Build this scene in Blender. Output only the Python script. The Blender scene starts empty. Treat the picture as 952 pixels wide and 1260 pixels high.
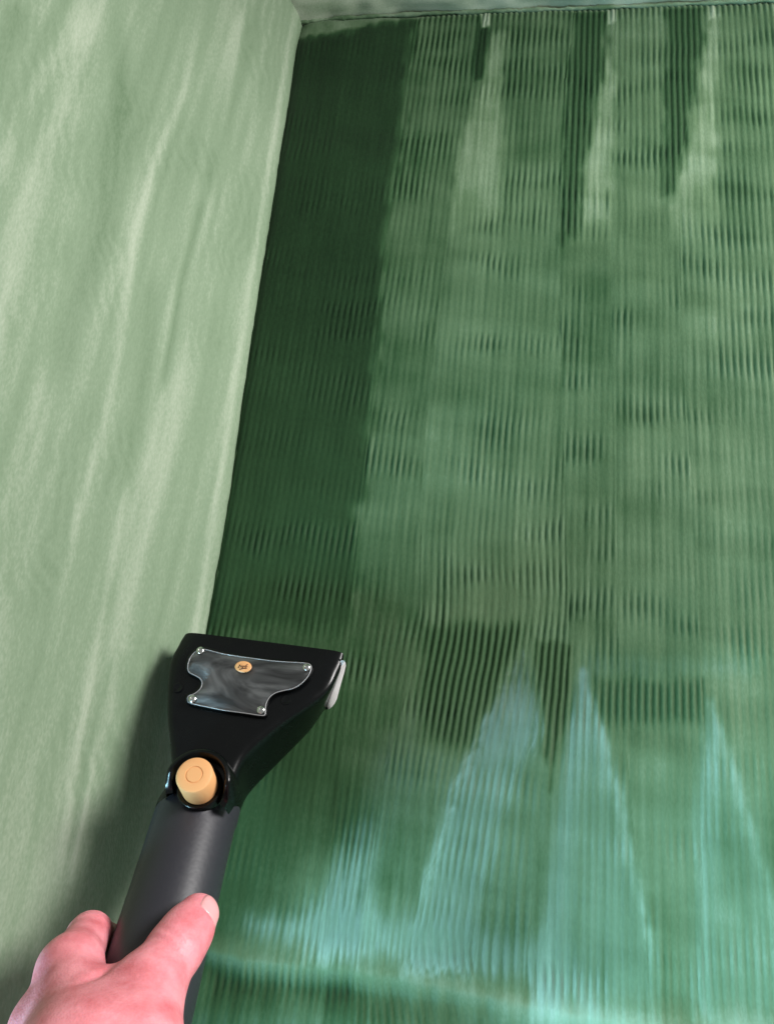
import bpy, bmesh, math, random
import numpy as np
from mathutils import Vector, Matrix

random.seed(4)
RNG = np.random.default_rng(11)
SC = bpy.context.scene
COL = SC.collection

# ------------------------------------------------------------------ camera
# seat plane is z = 0, x runs along the backrest, y runs away towards it
W, H, F = 952.0, 1260.0, 940.0
CX, CY = W / 2, H / 2
DIST = 0.52
dy = np.array([294.0, 3430.0, 940.0]); dy /= np.linalg.norm(dy)      # (right, up, forward)
cc = -0.13
bb = (-dy[0] * 0.99 - dy[2] * cc) / dy[1]
dx = np.array([0.99, bb, cc]); dx -= dx.dot(dy) * dy; dx /= np.linalg.norm(dx)
X_, Y_ = np.array([dx[0], dx[1], -dx[2]]), np.array([dy[0], dy[1], -dy[2]])
Z_ = np.cross(X_, Y_)
ROT = np.array([X_, Y_, Z_])               # world = ROT @ camera
CAM = ROT @ np.array([0, 0, 1.0]) * DIST
cam_d = bpy.data.cameras.new('camera')
cam = bpy.data.objects.new('camera', cam_d); COL.objects.link(cam)
M4 = Matrix.Identity(4)
for i in range(3):
    for j in range(3): M4[i][j] = float(ROT[i, j])
    M4[i][3] = float(CAM[i])
cam.matrix_world = M4
cam_d.sensor_fit = 'VERTICAL'; cam_d.sensor_height = 24.0; cam_d.lens = 24.0 * F / H
cam_d.clip_start = 0.01; cam_d.clip_end = 50
SC.camera = cam

# ------------------------------------------------------------------ light
wd = bpy.data.worlds.new('World'); SC.world = wd; wd.use_nodes = True
wd.node_tree.nodes['Background'].inputs['Color'].default_value = (0.90, 0.93, 0.90, 1)
wd.node_tree.nodes['Background'].inputs['Strength'].default_value = 0.30

def area(name, loc, target, size, size_y, power, color, spread=180):
    l = bpy.data.lights.new(name, 'AREA'); l.shape = 'RECTANGLE'
    l.size, l.size_y, l.energy, l.color = size, size_y, power, color
    l.spread = math.radians(spread)
    o = bpy.data.objects.new(name, l); COL.objects.link(o)
    o.location = loc
    o.rotation_euler = (Vector(target) - Vector(loc)).to_track_quat('-Z', 'Y').to_euler()
    return o
area('window_light', (1.12, 0.56, 0.60), (-0.12, 0.02, 0.0), 0.50, 0.60, 33, (1.0, 0.97, 0.945))
area('cool_window_light', (-0.52, -1.06, 0.60), (0.18, -0.27, 0.0), 0.40, 0.40, 3.9, (0.42, 0.81, 1.0), 42)

SC.view_settings.view_transform = 'Standard'
SC.view_settings.look = 'None'
SC.view_settings.exposure = 0.0
SC.view_settings.gamma = 1.0
SC.view_settings.use_curve_mapping = False

# ------------------------------------------------------------------ helpers
def ray(px, py):
    d = ROT @ np.array([(px - CX) / F, -(py - CY) / F, -1.0])
    return d
def at(px, py, z=0.0):
    d = ray(px, py)
    return CAM + d * ((z - CAM[2]) / d[2])
def at_plane(px, py, P, n):
    d = ray(px, py)
    return CAM + d * ((P - CAM).dot(n) / d.dot(n))
def unit(v): return v / np.linalg.norm(v)

def link(name, me, mat, parent=None):
    o = bpy.data.objects.new(name, me); COL.objects.link(o)
    if mat: me.materials.append(mat)
    if parent: o.parent = parent
    return o
def mesh(name, verts, faces, smooth=True, sharp=None):
    me = bpy.data.meshes.new(name)
    me.from_pydata([tuple(map(float, v)) for v in verts], [], faces)
    bm = bmesh.new(); bm.from_mesh(me)
    bmesh.ops.recalc_face_normals(bm, faces=bm.faces); bm.to_mesh(me); bm.free()
    if smooth:
        me.shade_smooth()
        if sharp: me.set_sharp_from_angle(angle=math.radians(sharp))
    me.update(); return me
def big_mesh(name, V, Q):
    me = bpy.data.meshes.new(name)
    V = np.ascontiguousarray(V, dtype=np.float32); Q = np.ascontiguousarray(Q, dtype=np.int32)
    me.vertices.add(len(V)); me.vertices.foreach_set('co', V.ravel())
    me.loops.add(Q.size); me.loops.foreach_set('vertex_index', Q.ravel())
    me.polygons.add(len(Q))
    me.polygons.foreach_set('loop_start', np.arange(0, Q.size, 4, dtype=np.int32))
    me.polygons.foreach_set('loop_total', np.full(len(Q), 4, dtype=np.int32))
    me.update(calc_edges=True); me.validate(); me.shade_smooth()
    return me
def attr(me, name, vals):
    a = me.attributes.new(name, 'FLOAT', 'POINT')
    a.data.foreach_set('value', np.ascontiguousarray(vals, dtype=np.float32).ravel())
def empty(name, loc, label, cat):
    o = bpy.data.objects.new(name, None); COL.objects.link(o); o.location = tuple(map(float, loc))
    o.empty_display_size = 0.02
    o['label'] = label; o['category'] = cat
    return o
def adopt(child, parent):
    child.parent = parent
    child.matrix_parent_inverse = Matrix.Translation(-Vector(parent.location)) if parent.type == 'EMPTY' else Matrix.Identity(4)

def vnoise(x, y, seed=0):
    t = np.random.default_rng(seed).random((128, 128))
    xi, yi = np.floor(x).astype(int), np.floor(y).astype(int)
    fx, fy = x - xi, y - yi
    fx, fy = fx * fx * (3 - 2 * fx), fy * fy * (3 - 2 * fy)
    g = lambda a, b: t[a % 128, b % 128]
    return (g(xi, yi) * (1 - fx) + g(xi + 1, yi) * fx) * (1 - fy) + (g(xi, yi + 1) * (1 - fx) + g(xi + 1, yi + 1) * fx) * fy
def fbm(x, y, seed=0, o=3):
    s, a, n = 0, 1, 0
    for k in range(o):
        s = s + a * vnoise(x * 2 ** k, y * 2 ** k, seed + k * 7); n += a; a *= 0.5
    return s / n
def sstep(a, b, x):
    t = np.clip((x - a) / (b - a), 0, 1); return t * t * (3 - 2 * t)
def poly_sd(P, x, y):
    """signed distance to polygon (negative inside), P = list of 2D points"""
    P = np.array(P); d = np.full(x.shape, 1e9); s = np.zeros(x.shape, bool)
    n = len(P)
    for i in range(n):
        a, b = P[i], P[i - 1]
        ex, ey = b - a; wx, wy = x - a[0], y - a[1]
        t = np.clip((wx * ex + wy * ey) / (ex * ex + ey * ey + 1e-15), 0, 1)
        d = np.minimum(d, (wx - ex * t) ** 2 + (wy - ey * t) ** 2)
        c = ((a[1] > y) != (b[1] > y)) & (x < (b[0] - a[0]) * (y - a[1]) / (b[1] - a[1] + 1e-15) + a[0])
        s ^= c
    return np.where(s, -1, 1) * np.sqrt(d)
def line_d(P, x, y):
    P = np.array(P); d = np.full(x.shape, 1e9); tt = np.zeros(x.shape); n = len(P) - 1
    for i in range(n):
        a, b = P[i], P[i + 1]
        ex, ey = b - a; wx, wy = x - a[0], y - a[1]
        t = np.clip((wx * ex + wy * ey) / (ex * ex + ey * ey + 1e-15), 0, 1)
        q = np.hypot(wx - ex * t, wy - ey * t)
        tt = np.where(q < d, (i + t) / n, tt); d = np.minimum(d, q)
    return d, tt
def S(*pts): return [at(px, py, 0)[:2] for px, py in pts]           # marks on the seat, in metres
def interp(pts, y):                                                    # seat line x(y)
    P = np.array(sorted([tuple(at(px, py, 0)[:2]) for px, py in pts], key=lambda p: p[1]))
    return np.interp(y, P[:, 1], P[:, 0])

# ------------------------------------------------------------------ materials
def nodes(name):
    m = bpy.data.materials.new(name); m.use_nodes = True
    nt = m.node_tree; return m, nt, nt.nodes['Principled BSDF']
def simple(name, col, rough=0.5, metal=0.0, noise=0.0, scale=300, bump=0.0, **kw):
    m, nt, p = nodes(name)
    p.inputs['Base Color'].default_value = (*col, 1); p.inputs['Roughness'].default_value = rough
    p.inputs['Metallic'].default_value = metal
    for k, v in kw.items(): p.inputs[k.replace('_', ' ')].default_value = v
    tc = nt.nodes.new('ShaderNodeTexCoord'); nz = nt.nodes.new('ShaderNodeTexNoise')
    nz.inputs['Scale'].default_value = scale; nz.inputs['Detail'].default_value = 4
    nt.links.new(tc.outputs['Object'], nz.inputs['Vector'])
    if noise:
        r = nt.nodes.new('ShaderNodeMapRange')
        r.inputs['To Min'].default_value = rough - noise; r.inputs['To Max'].default_value = rough + noise
        nt.links.new(nz.outputs['Fac'], r.inputs['Value']); nt.links.new(r.outputs['Result'], p.inputs['Roughness'])
    if bump:
        b = nt.nodes.new('ShaderNodeBump'); b.inputs['Strength'].default_value = bump; b.inputs['Distance'].default_value = 0.0006
        nt.links.new(nz.outputs['Fac'], b.inputs['Height']); nt.links.new(b.outputs['Normal'], p.inputs['Normal'])
    return m

def fabric(name):
    """short-pile velvet: wetness, some painted sheen and shade, and the lean of the pile come from attributes on the cloth"""
    m, nt, p = nodes(name); N, L = nt.nodes, nt.links
    def at_(n):
        a = N.new('ShaderNodeAttribute'); a.attribute_name = n; return a.outputs['Fac']
    tc = N.new('ShaderNodeTexCoord')
    fine = N.new('ShaderNodeTexNoise'); fine.inputs['Scale'].default_value = 900; fine.inputs['Detail'].default_value = 4
    mp = N.new('ShaderNodeMapping'); mp.inputs['Scale'].default_value = (1.0, 0.35, 1.0)
    L.new(tc.outputs['Object'], mp.inputs['Vector']); L.new(mp.outputs['Vector'], fine.inputs['Vector'])
    add = N.new('ShaderNodeMath'); add.operation = 'MULTIPLY_ADD'; add.inputs[1].default_value = 0.16; 
    sub = N.new('ShaderNodeMath'); sub.operation = 'SUBTRACT'; sub.inputs[1].default_value = 0.08
    L.new(fine.outputs['Fac'], add.inputs[0]); L.new(at_('dry_lit'), add.inputs[2]); L.new(add.outputs[0], sub.inputs[0])
    cr = N.new('ShaderNodeValToRGB'); e = cr.color_ramp.elements
    e[0].position = 0.0; e[0].color = (0.008, 0.024, 0.009, 1)
    e[1].position = 1.0; e[1].color = (0.46, 0.515, 0.41, 1)
    for pos, c in ((0.25, (0.030, 0.074, 0.030)), (0.5, (0.088, 0.150, 0.078)), (0.75, (0.205, 0.280, 0.185))):
        q = e.new(pos); q.color = (*c, 1)
    L.new(sub.outputs[0], cr.inputs['Fac']); L.new(cr.outputs['Color'], p.inputs['Base Color'])
    # pile lean: tips the shading normal towards the front (+) or the back (-) of the seat
    geo = N.new('ShaderNodeNewGeometry')
    comb = N.new('ShaderNodeCombineXYZ'); ng = N.new('ShaderNodeMath'); ng.operation = 'MULTIPLY'; ng.inputs[1].default_value = -1.0
    L.new(at_('lean'), ng.inputs[0]); L.new(ng.outputs[0], comb.inputs['Y']); L.new(at_('side'), comb.inputs['X'])
    va = N.new('ShaderNodeVectorMath'); va.operation = 'ADD'
    b = N.new('ShaderNodeBump'); b.inputs['Strength'].default_value = 0.22; b.inputs['Distance'].default_value = 0.0007
    L.new(fine.outputs['Fac'], b.inputs['Height'])
    L.new(b.outputs['Normal'], va.inputs[0]); L.new(comb.outputs[0], va.inputs[1])
    vn = N.new('ShaderNodeVectorMath'); vn.operation = 'NORMALIZE'
    L.new(va.outputs[0], vn.inputs[0]); L.new(vn.outputs[0], p.inputs['Normal'])
    p.inputs['Roughness'].default_value = 0.55
    p.inputs['Specular IOR Level'].default_value = 0.45
    mr = N.new('ShaderNodeMapRange'); mr.inputs['From Max'].default_value = 0.9
    mr.inputs['To Min'].default_value = 0.03; mr.inputs['To Max'].default_value = 0.75
    L.new(at_('lean'), mr.inputs['Value']); L.new(mr.outputs['Result'], p.inputs['Sheen Weight'])
    mr = N.new('ShaderNodeMapRange'); mr.inputs['From Max'].default_value = 0.9
    mr.inputs['To Min'].default_value = 0.08; mr.inputs['To Max'].default_value = 0.6
    L.new(at_('lean'), mr.inputs['Value']); L.new(mr.outputs['Result'], p.inputs['Specular IOR Level'])
    p.inputs['Sheen Weight'].default_value = 0.30; p.inputs['Sheen Roughness'].default_value = 0.45
    p.inputs['Sheen Tint'].default_value = (0.9, 0.95, 0.9, 1)
    return m
FAB = fabric('green_velvet')
BLACK = simple('gloss_black_plastic', (0.002, 0.0025, 0.0028), 0.25, noise=0.12, scale=120, bump=0.03, Specular_IOR_Level=0.32)
RUBBER = simple('dark_grey_rubber', (0.026, 0.026, 0.034), 0.42, noise=0.10, scale=500, bump=0.10)
ORANGE = simple('pale_orange_plastic', (0.78, 0.40, 0.17), 0.42, noise=0.06, scale=400, bump=0.03)
ORANGE2 = simple('deep_orange_plastic', (0.62, 0.26, 0.10), 0.45)
INK = simple('dark_ink', (0.10, 0.035, 0.012), 0.6)
STEEL = simple('screw_steel', (0.72, 0.72, 0.70), 0.22, 1.0, noise=0.06)
LIP = simple('pale_lip_plastic', (0.84, 0.80, 0.81), 0.35, noise=0.05)

def skin_mat():
    m, nt, p = nodes('skin'); N, L = nt.nodes, nt.links
    tc = N.new('ShaderNodeTexCoord')
    n1 = N.new('ShaderNodeTexNoise'); n1.inputs['Scale'].default_value = 70; n1.inputs['Detail'].default_value = 8; n1.inputs['Roughness'].default_value = 0.62
    L.new(tc.outputs['Object'], n1.inputs['Vector'])
    cr = N.new('ShaderNodeValToRGB'); e = cr.color_ramp.elements
    e[0].position = 0.32; e[0].color = (0.68, 0.168, 0.198, 1); e[1].position = 0.63; e[1].color = (0.90, 0.325, 0.375, 1)
    L.new(n1.outputs['Fac'], cr.inputs['Fac']); L.new(cr.outputs['Color'], p.inputs['Base Color'])
    p.inputs['Roughness'].default_value = 0.48; p.inputs['Specular IOR Level'].default_value = 0.4
    p.inputs['Subsurface Weight'].default_value = 0.25; p.inputs['Subsurface Radius'].default_value = (1.0, 0.35, 0.2)
    p.inputs['Subsurface Scale'].default_value = 0.004
    v = N.new('ShaderNodeTexVoronoi'); v.inputs['Scale'].default_value = 900
    n2 = N.new('ShaderNodeTexNoise'); n2.inputs['Scale'].default_value = 260; n2.inputs['Detail'].default_value = 5
    L.new(tc.outputs['Object'], v.inputs['Vector']); L.new(tc.outputs['Object'], n2.inputs['Vector'])
    ad = N.new('ShaderNodeMath'); ad.operation = 'ADD'
    L.new(v.outputs['Distance'], ad.inputs[0]); L.new(n2.outputs['Fac'], ad.inputs[1])
    b = N.new('ShaderNodeBump'); b.inputs['Strength'].default_value = 0.2; b.inputs['Distance'].default_value = 0.0006
    L.new(ad.outputs[0], b.inputs['Height']); L.new(b.outputs['Normal'], p.inputs['Normal'])
    return m
SKIN = skin_mat()
NAIL = simple('nail', (0.88, 0.40, 0.42), 0.34, noise=0.05, Coat_Weight=0.3)

def glass_mat():
    m = bpy.data.materials.new('clear_acrylic'); m.use_nodes = True; nt = m.node_tree; N, L = nt.nodes, nt.links
    N.clear(); out = N.new('ShaderNodeOutputMaterial'); mix = N.new('ShaderNodeMixShader')
    t = N.new('ShaderNodeBsdfTransparent'); t.inputs['Color'].default_value = (0.95, 0.96, 0.96, 1)
    g = N.new('ShaderNodeBsdfGlossy'); g.inputs['Roughness'].default_value = 0.03
    f = N.new('ShaderNodeFresnel'); f.inputs['IOR'].default_value = 1.5
    L.new(f.outputs[0], mix.inputs[0]); L.new(t.outputs[0], mix.inputs[1]); L.new(g.outputs[0], mix.inputs[2])
    L.new(mix.outputs[0], out.inputs['Surface']); return m
GLASS = glass_mat()
def foam_mat():
    m, nt, p = nodes('soapy_film_glints'); N, L = nt.nodes, nt.links
    tc = N.new('ShaderNodeTexCoord')
    n = N.new('ShaderNodeTexNoise'); n.inputs['Scale'].default_value = 27; n.inputs['Detail'].default_value = 3; n.inputs['Distortion'].default_value = 1.9
    mp = N.new('ShaderNodeMapping'); mp.inputs['Rotation'].default_value = (0, 0, 0.6); mp.inputs['Scale'].default_value = (0.8, 2.0, 1)
    L.new(tc.outputs['Object'], mp.inputs['Vector']); L.new(mp.outputs['Vector'], n.inputs['Vector'])
    cr = N.new('ShaderNodeValToRGB'); e = cr.color_ramp.elements
    e[0].position = 0.38; e[0].color = (0.17, 0.17, 0.172, 1); e[1].position = 0.63; e[1].color = (0.92, 0.92, 0.93, 1)  # pale streaks: soapy smears with the window's highlights painted in
    q = e.new(0.50); q.color = (0.44, 0.44, 0.45, 1)
    L.new(n.outputs['Fac'], cr.inputs['Fac']); L.new(cr.outputs['Color'], p.inputs['Base Color'])
    p.inputs['Roughness'].default_value = 0.3
    return m
FOAM = foam_mat()

# ================================================================== SOFA
EDGE = [(372, -30), (367, 25), (357, 65), (342, 160), (318, 310), (297, 440), (275, 590), (246, 768), (205, 1000), (160, 1260), (130, 1420)]
y_edge = lambda y: interp(EDGE, y)
BACK = [(300, 31), (367, 28), (406, 23), (540, 16), (720, 10), (934, 1), (1020, -2)]
BP = np.array(sorted([tuple(at(px, py, 0)[:2]) for px, py in BACK]))
x_back = lambda x: np.interp(x, BP[:, 0], BP[:, 1])

sofa = empty('sofa', (0, 0, 0), 'green velvet sofa corner with a vacuum-ribbed seat and pale brushed armrest', 'sofa')

# ---- seat cushion
NX, NY = 1000, 520
y0, y1 = -0.62, float(BP[:, 1].max()) + 0.02
vv = np.linspace(0, 1, NY)
x_right = 0.46
ys = y0 + (y1 - y0) * vv
xl = y_edge(ys) - 0.012
U, Vv = np.meshgrid(np.linspace(0, 1, NX), vv)
Yg = y0 + (y1 - y0) * Vv
Xg = xl[:, None] + (x_right - xl[:, None]) * U
over = np.maximum(0, Yg - (x_back(Xg) + 0.006))       # rows past the back seam tuck down
Yg = np.minimum(Yg, x_back(Xg) + 0.006)

def inside(poly, soft=0.003, jag=0.0, seed=0):
    d = poly_sd(poly, Xg, Yg)
    if jag: d = d + (vnoise(Xg / 0.0045, Yg / 0.012, 90 + seed) - 0.5) * 2 * jag
    return sstep(soft, -soft, d)

# stroke lanes
l1 = interp([(513, 18), (500, 100), (488, 200), (475, 290), (466, 400), (455, 520), (440, 650), (430, 780), (412, 930), (395, 1250)], Yg)
l2 = interp([(600, 10), (583, 95), (553, 274), (535, 420), (520, 560), (515, 800), (470, 960), (430, 1250)], Yg)
l3 = interp([(707, 10), (695, 100), (688, 300), (693, 600), (700, 800), (668, 970), (640, 1250)], Yg)
l4 = interp([(757, 10), (752, 200), (750, 308), (756, 600), (760, 800), (800, 1250)], Yg)
l5 = interp([(880, 5), (835, 200), (838, 420), (850, 600), (866, 900), (860, 1250)], Yg)
lane = (Xg > l1).astype(int) + (Xg > l2) + (Xg > l3) + (Xg > l4) + (Xg > l5)
lane_off = np.array([0.0, 0.37, 0.81, 0.22, 0.55, 0.9])[lane]
lane_slant = np.array([0.055, 0.045, 0.025, 0.012, 0.0, -0.006])[lane]

wet0 = S((350, 50), (405, 43), (440, 36), (470, 27), (513, 19), (500, 100), (488, 200), (475, 290), (466, 400), (455, 520), (440, 650), (430, 770), (330, 770), (230, 790))
wetA = inside(wet0, 0.0075, 0.0045, 1)
wet_shade = inside(S((230, 760), (432, 760), (425, 860), (395, 960), (360, 1040), (330, 1110), (230, 1200), (140, 1250)), 0.02, 0.003, 2)  # wet stroke under the tool, with the tool's shadow darkened in
d_w1 = inside(S((588, 12), (597, 14), (602, 42), (593, 96), (582, 100), (584, 60)), 0.0018, 0.001, 3)
d_w2 = inside(S((707, 14), (748, 12), (742, 80), (722, 185), (706, 290), (690, 300), (695, 150), (702, 60)), 0.005, 0.004, 4)
d_w3 = inside(S((820, 6), (869, 5), (866, 40), (848, 130), (832, 235), (816, 240), (819, 100)), 0.005, 0.004, 5)
D1 = inside(S((512, 766), (648, 768), (640, 805), (610, 868), (588, 918), (555, 925), (523, 912), (518, 840)), 0.008, 0.003, 6)
D2 = inside(S((655, 785), (706, 792), (704, 850), (690, 905), (676, 972), (668, 930), (660, 850)), 0.003, 0.002, 7)
D3 = inside(S((724, 832), (865, 838), (868, 862), (858, 890), (800, 893), (745, 890)), 0.006, 0.003, 8)
D4 = inside(S((905, 905), (960, 895), (960, 990), (925, 970)), 0.008, 0.003, 9)
P1 = sstep(*[at(600, p, 0)[1] for p in (310, 240)], Yg) * inside(S((603, 42), (624, 42), (617, 180), (617, 276), (556, 283), (553, 268), (568, 165), (592, 98)), 0.0055, 0.0030, 10)
P2 = sstep(*[at(700, p, 0)[1] for p in (335, 230)], Yg) * inside(S((749, 27), (757, 27), (750, 308), (697, 306), (697, 298), (714, 274), (730, 171)), 0.0055, 0.0030, 11)
P3 = sstep(*[at(800, p, 0)[1] for p in (335, 220)], Yg) * inside(S((872, 20), (882, 20), (884, 150), (880, 300), (820, 300), (830, 225), (850, 150)), 0.0065, 0.0030, 12)
tab = np.zeros_like(Xg)
for a, b in ((597, 24), (752, 19), (876, 13)):
    tab = np.maximum(tab, inside(S((a - 6, b - 13), (a + 6, b - 14), (a + 5, b + 8), (a - 5, b + 12)), 0.0012, 0.0006, 13))
corner = inside(S((340, 20), (520, 10), (540, 17), (500, 24), (470, 27), (440, 35), (405, 42), (360, 49), (345, 60)), 0.0022, 0.002, 14)
# pale seam lip along the back
seamlip = sstep(0.009, 0.002, x_back(Xg) - Yg)

yf = lambda p0, p1: sstep(*[at(600, p, 0)[1] for p in (p0, p1)], Yg)      # 0 at photo row p0, 1 at p1
T1 = inside(S((643, 790), (662, 845), (668, 900), (648, 930), (618, 1000), (594, 1090), (572, 1200), (498, 1200), (524, 1080), (558, 975), (592, 895)), 0.006, 0.0014, 15)
T1top = inside(S((643, 800), (662, 850), (669, 900), (671, 945), (572, 955), (592, 900)), 0.008, 0.002, 16) * yf(800, 870) * yf(965, 890)
T1in = inside(S((640, 930), (674, 950), (676, 980), (682, 1060), (668, 1190), (560, 1200), (590, 1090), (612, 1000)), 0.010, 0.002, 17)
T2 = inside(S((716, 826), (727, 860), (746, 920), (766, 1000), (776, 1060), (800, 1160), (812, 1260), (645, 1260), (672, 1130), (690, 985), (700, 900)), 0.0045, 0.001, 18)
T2top = inside(S((716, 826), (727, 860), (746, 920), (760, 975), (688, 990), (700, 900)), 0.007, 0.001, 19) * yf(985, 860)
T2l = inside(S((714, 826), (718, 900), (708, 1000), (698, 1100), (686, 1260), (650, 1260), (672, 1130), (690, 985), (700, 900)), 0.006, 0.001, 20)
T3 = inside(S((872, 862), (886, 900), (912, 985), (945, 1090), (965, 1200), (980, 1270), (862, 1270), (858, 1000), (863, 905)), 0.0050, 0.001, 21)
T3l = inside(S((872, 862), (884, 900), (878, 1000), (872, 1250), (850, 1250), (856, 1000), (863, 905)), 0.006, 0.001, 22)
T0 = inside(S((486, 868), (512, 872), (510, 960), (480, 1040), (455, 1200), (372, 1190), (395, 1110), (425, 1025), (455, 940)), 0.008, 0.002, 23)
T0b = inside(S((427, 1020), (455, 1010), (448, 1110), (440, 1190), (380, 1180), (398, 1105)), 0.010, 0.002, 24)
TB = inside(S((300, 1128), (385, 1118), (520, 1140), (700, 1165), (730, 1240), (560, 1192), (400, 1166), (310, 1150)), 0.012, 0.002, 25)
TH = inside(S((718, 806), (860, 806), (935, 812), (935, 830), (860, 834), (722, 832)), 0.006, 0.002, 26)
def rim_line(pts, w):
    d, t = line_d(S(*pts), Xg, Yg)
    return np.exp(-(d / w) ** 2) * sstep(1.0, 0.7, t) * (0.5 + 0.8 * vnoise(Xg / 0.004, Yg / 0.006, 95))
EDG = rim_line([(717, 830), (727, 862), (746, 922), (766, 1000), (776, 1060), (800, 1160), (810, 1240)], 0.0034)
EDG = np.maximum(EDG, rim_line([(640, 805), (592, 897), (560, 975), (526, 1080), (500, 1190)], 0.0038))
EDG = np.maximum(EDG, 0.8 * rim_line([(874, 866), (886, 902), (912, 987), (945, 1092), (965, 1200)], 0.0034))
EDG = np.maximum(EDG, 0.7 * rim_line([(648, 800), (664, 850), (671, 950)], 0.002))
OLV = inside(S((255, 1166), (400, 1176), (560, 1200), (720, 1236), (960, 1262), (960, 1300), (700, 1262), (480, 1212), (300, 1190)), 0.012, 0.0012, 27)
DRK = inside(S((250, 1188), (330, 1192), (480, 1214), (600, 1240), (480, 1245), (330, 1232), (255, 1230)), 0.012, 0.0015, 28)
LOW = sstep(*[at(600, p, 0)[1] for p in (830, 1010)], Yg)            # bottom zone where the pile was brushed forwards
TOOL_SHADE = inside(S((250, 960), (420, 870), (470, 870), (420, 1030), (350, 1130), (230, 1170)), 0.025, 0.005, 29)  # wet zone beside the tool, its shadow painted into the tone

# ribs left by the vacuum slot
PITCH = 0.0044
wob = (fbm(Xg / 0.05, Yg / 0.03, 40) - 0.5) * 0.0010 + (vnoise(Xg / 0.012, Yg / 0.016, 43) - 0.5) * 0.0004
yp = at(600, 850, 0)[1]
turn = 0.11 * inside(S((500, 740), (660, 740), (665, 960), (600, 1200), (480, 1200), (500, 950)), 0.045)
phase = (Xg - lane_slant * Yg - turn * (Yg - yp) + wob) / PITCH + lane_off
f = phase - np.floor(phase)
rib = 0.5 - 0.5 * np.cos(2 * np.pi * f)
rib = rib ** 0.62
colid = np.floor(phase).astype(int)
per = np.random.default_rng(5).random(4096)[colid % 4096]
# chatter: short runs of deep ribs, cut into rows by the stop-and-go of the tool
ch = fbm(Xg / 0.042 + lane * 3.1, Yg / 0.028 + lane * 5.7, 51, 3)
ch2 = vnoise(colid * 0.9, Yg / 0.018, 57)
amp = 0.24 + 0.75 * sstep(0.42, 0.72, ch) * (0.45 + 0.75 * ch2)
rowp = Yg / 0.034 + 1.3 * fbm(Xg / 0.06 + lane * 4.4, Yg / 0.06 + lane * 1.7, 58, 2) + 0.8 * lane
row = 0.5 + 0.5 * np.sin(2 * np.pi * rowp)
amp = amp * (0.52 + 0.72 * row) * (0.75 + 0.5 * per)
topd = sstep(*[at(600, p, 0)[1] for p in (330, 60)], Yg)
amp = amp + 0.25 * topd * (Xg > l1)
amp = amp * (1 + 0.05 * wetA) * (1 - 0.55 * wetA * sstep(*[at(400, p, 0)[1] for p in (560, 200)], Yg))
amp = amp * (1 - 0.55 * np.clip(P1 + P2 + P3, 0, 1))
amp = np.maximum(amp, 0.95 * np.clip(D1 + D2, 0, 1)); amp = np.maximum(amp, 0.95 * D3); amp = np.maximum(amp, 0.8 * np.clip(d_w2 + d_w3, 0, 1))
amp = np.maximum(amp, 0.9 * DRK * sstep(*[at(500, p, 0)[0] * 0 + at(p, 1210, 0)[0] for p in (520, 420)], Xg))
amp = amp * (1 - 0.45 * LOW * (1 - np.clip(D3 + DRK + D4 + 0.6 * T0b + 0.5 * TB + 0.5 * T1, 0, 1)))
amp = amp * (1 - 0.9 * corner) * (1 - 0.8 * OLV)
toothed = sstep(0.022, 0.006, x_back(Xg) - Yg) * (1 - corner) * (Xg > l1)
amp = np.maximum(amp, 1.15 * toothed)

# wetness tone of the cloth, with tool shade and pile sheen painted in
stk_ = fbm(Xg / 0.0028, Yg / 0.05, 74, 2)
lane_tone = np.array([0.02, 0.0, 0.03, 0.02, 0.05, 0.05])[lane]
bands = fbm((Xg + 0.004 * (vnoise(Xg / 0.01, Yg / 0.02, 60) - 0.5)) / 0.060 + lane * 2.3, (Yg + 0.10 * Xg) / 0.016 + lane * 9.1, 61, 3)
blot = fbm(Xg / 0.045, Yg / 0.05, 66, 3)
streak = fbm(Xg / 0.0035, Yg / 0.06, 71, 2)
dry_lit = 0.365 + lane_tone + 0.17 * (bands - 0.5) + 0.24 * (blot - 0.5) + 0.10 * (streak - 0.5)
dry_lit += 0.0 * sstep(l1, l5 + 0.08, Xg)
dry_lit += 0.06 * toothed
dry_lit += (0.19 * P1 + 0.21 * P2 + 0.19 * P3) * (0.7 + 0.6 * stk_)
dry_lit = dry_lit * (1 - wetA) + (0.012 + 0.07 * (blot - 0.5) + 0.05 * bands + 0.11 * sstep(*[at(400, p, 0)[1] for p in (260, 800)], Yg) + 0.04 * stk_) * wetA
wb = wet_shade * (1 - wetA)
dry_lit = dry_lit * (1 - 0.48 * wb) + 0.10 * wb
dry_lit = dry_lit * (1 - 0.22 * TOOL_SHADE)
for k, t in ((d_w1, 0.08), (d_w2, 0.15 + 0.11 * rib), (d_w3, 0.15 + 0.11 * rib), (D1, 0.18 + 0.13 * rib), (D2, 0.20 + 0.12 * rib), (D3, 0.28 + 0.08 * rib)):
    dry_lit = dry_lit * (1 - k) + (t + 0.06 * (blot - 0.5)) * k
dry_lit = dry_lit * (1 - tab) + 0.80 * tab
dry_lit = dry_lit * (1 - corner) + (0.60 + 0.3 * (fbm(Xg / 0.012, Yg / 0.012, 77) - 0.5)) * corner
dry_lit = np.maximum(dry_lit, 0.62 * seamlip * (1 - wetA * 0.6))
dry_lit += 0.24 * OLV - 0.10 * DRK
# rib shading put into the tone: grooves darker, ridges slightly paler
dry_lit = dry_lit - 0.16 * np.clip(amp, 0, 1.2) * (1 - rib) * (1 - 0.5 * wetA) + 0.035 * np.clip(amp, 0, 1.2) * rib

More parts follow.
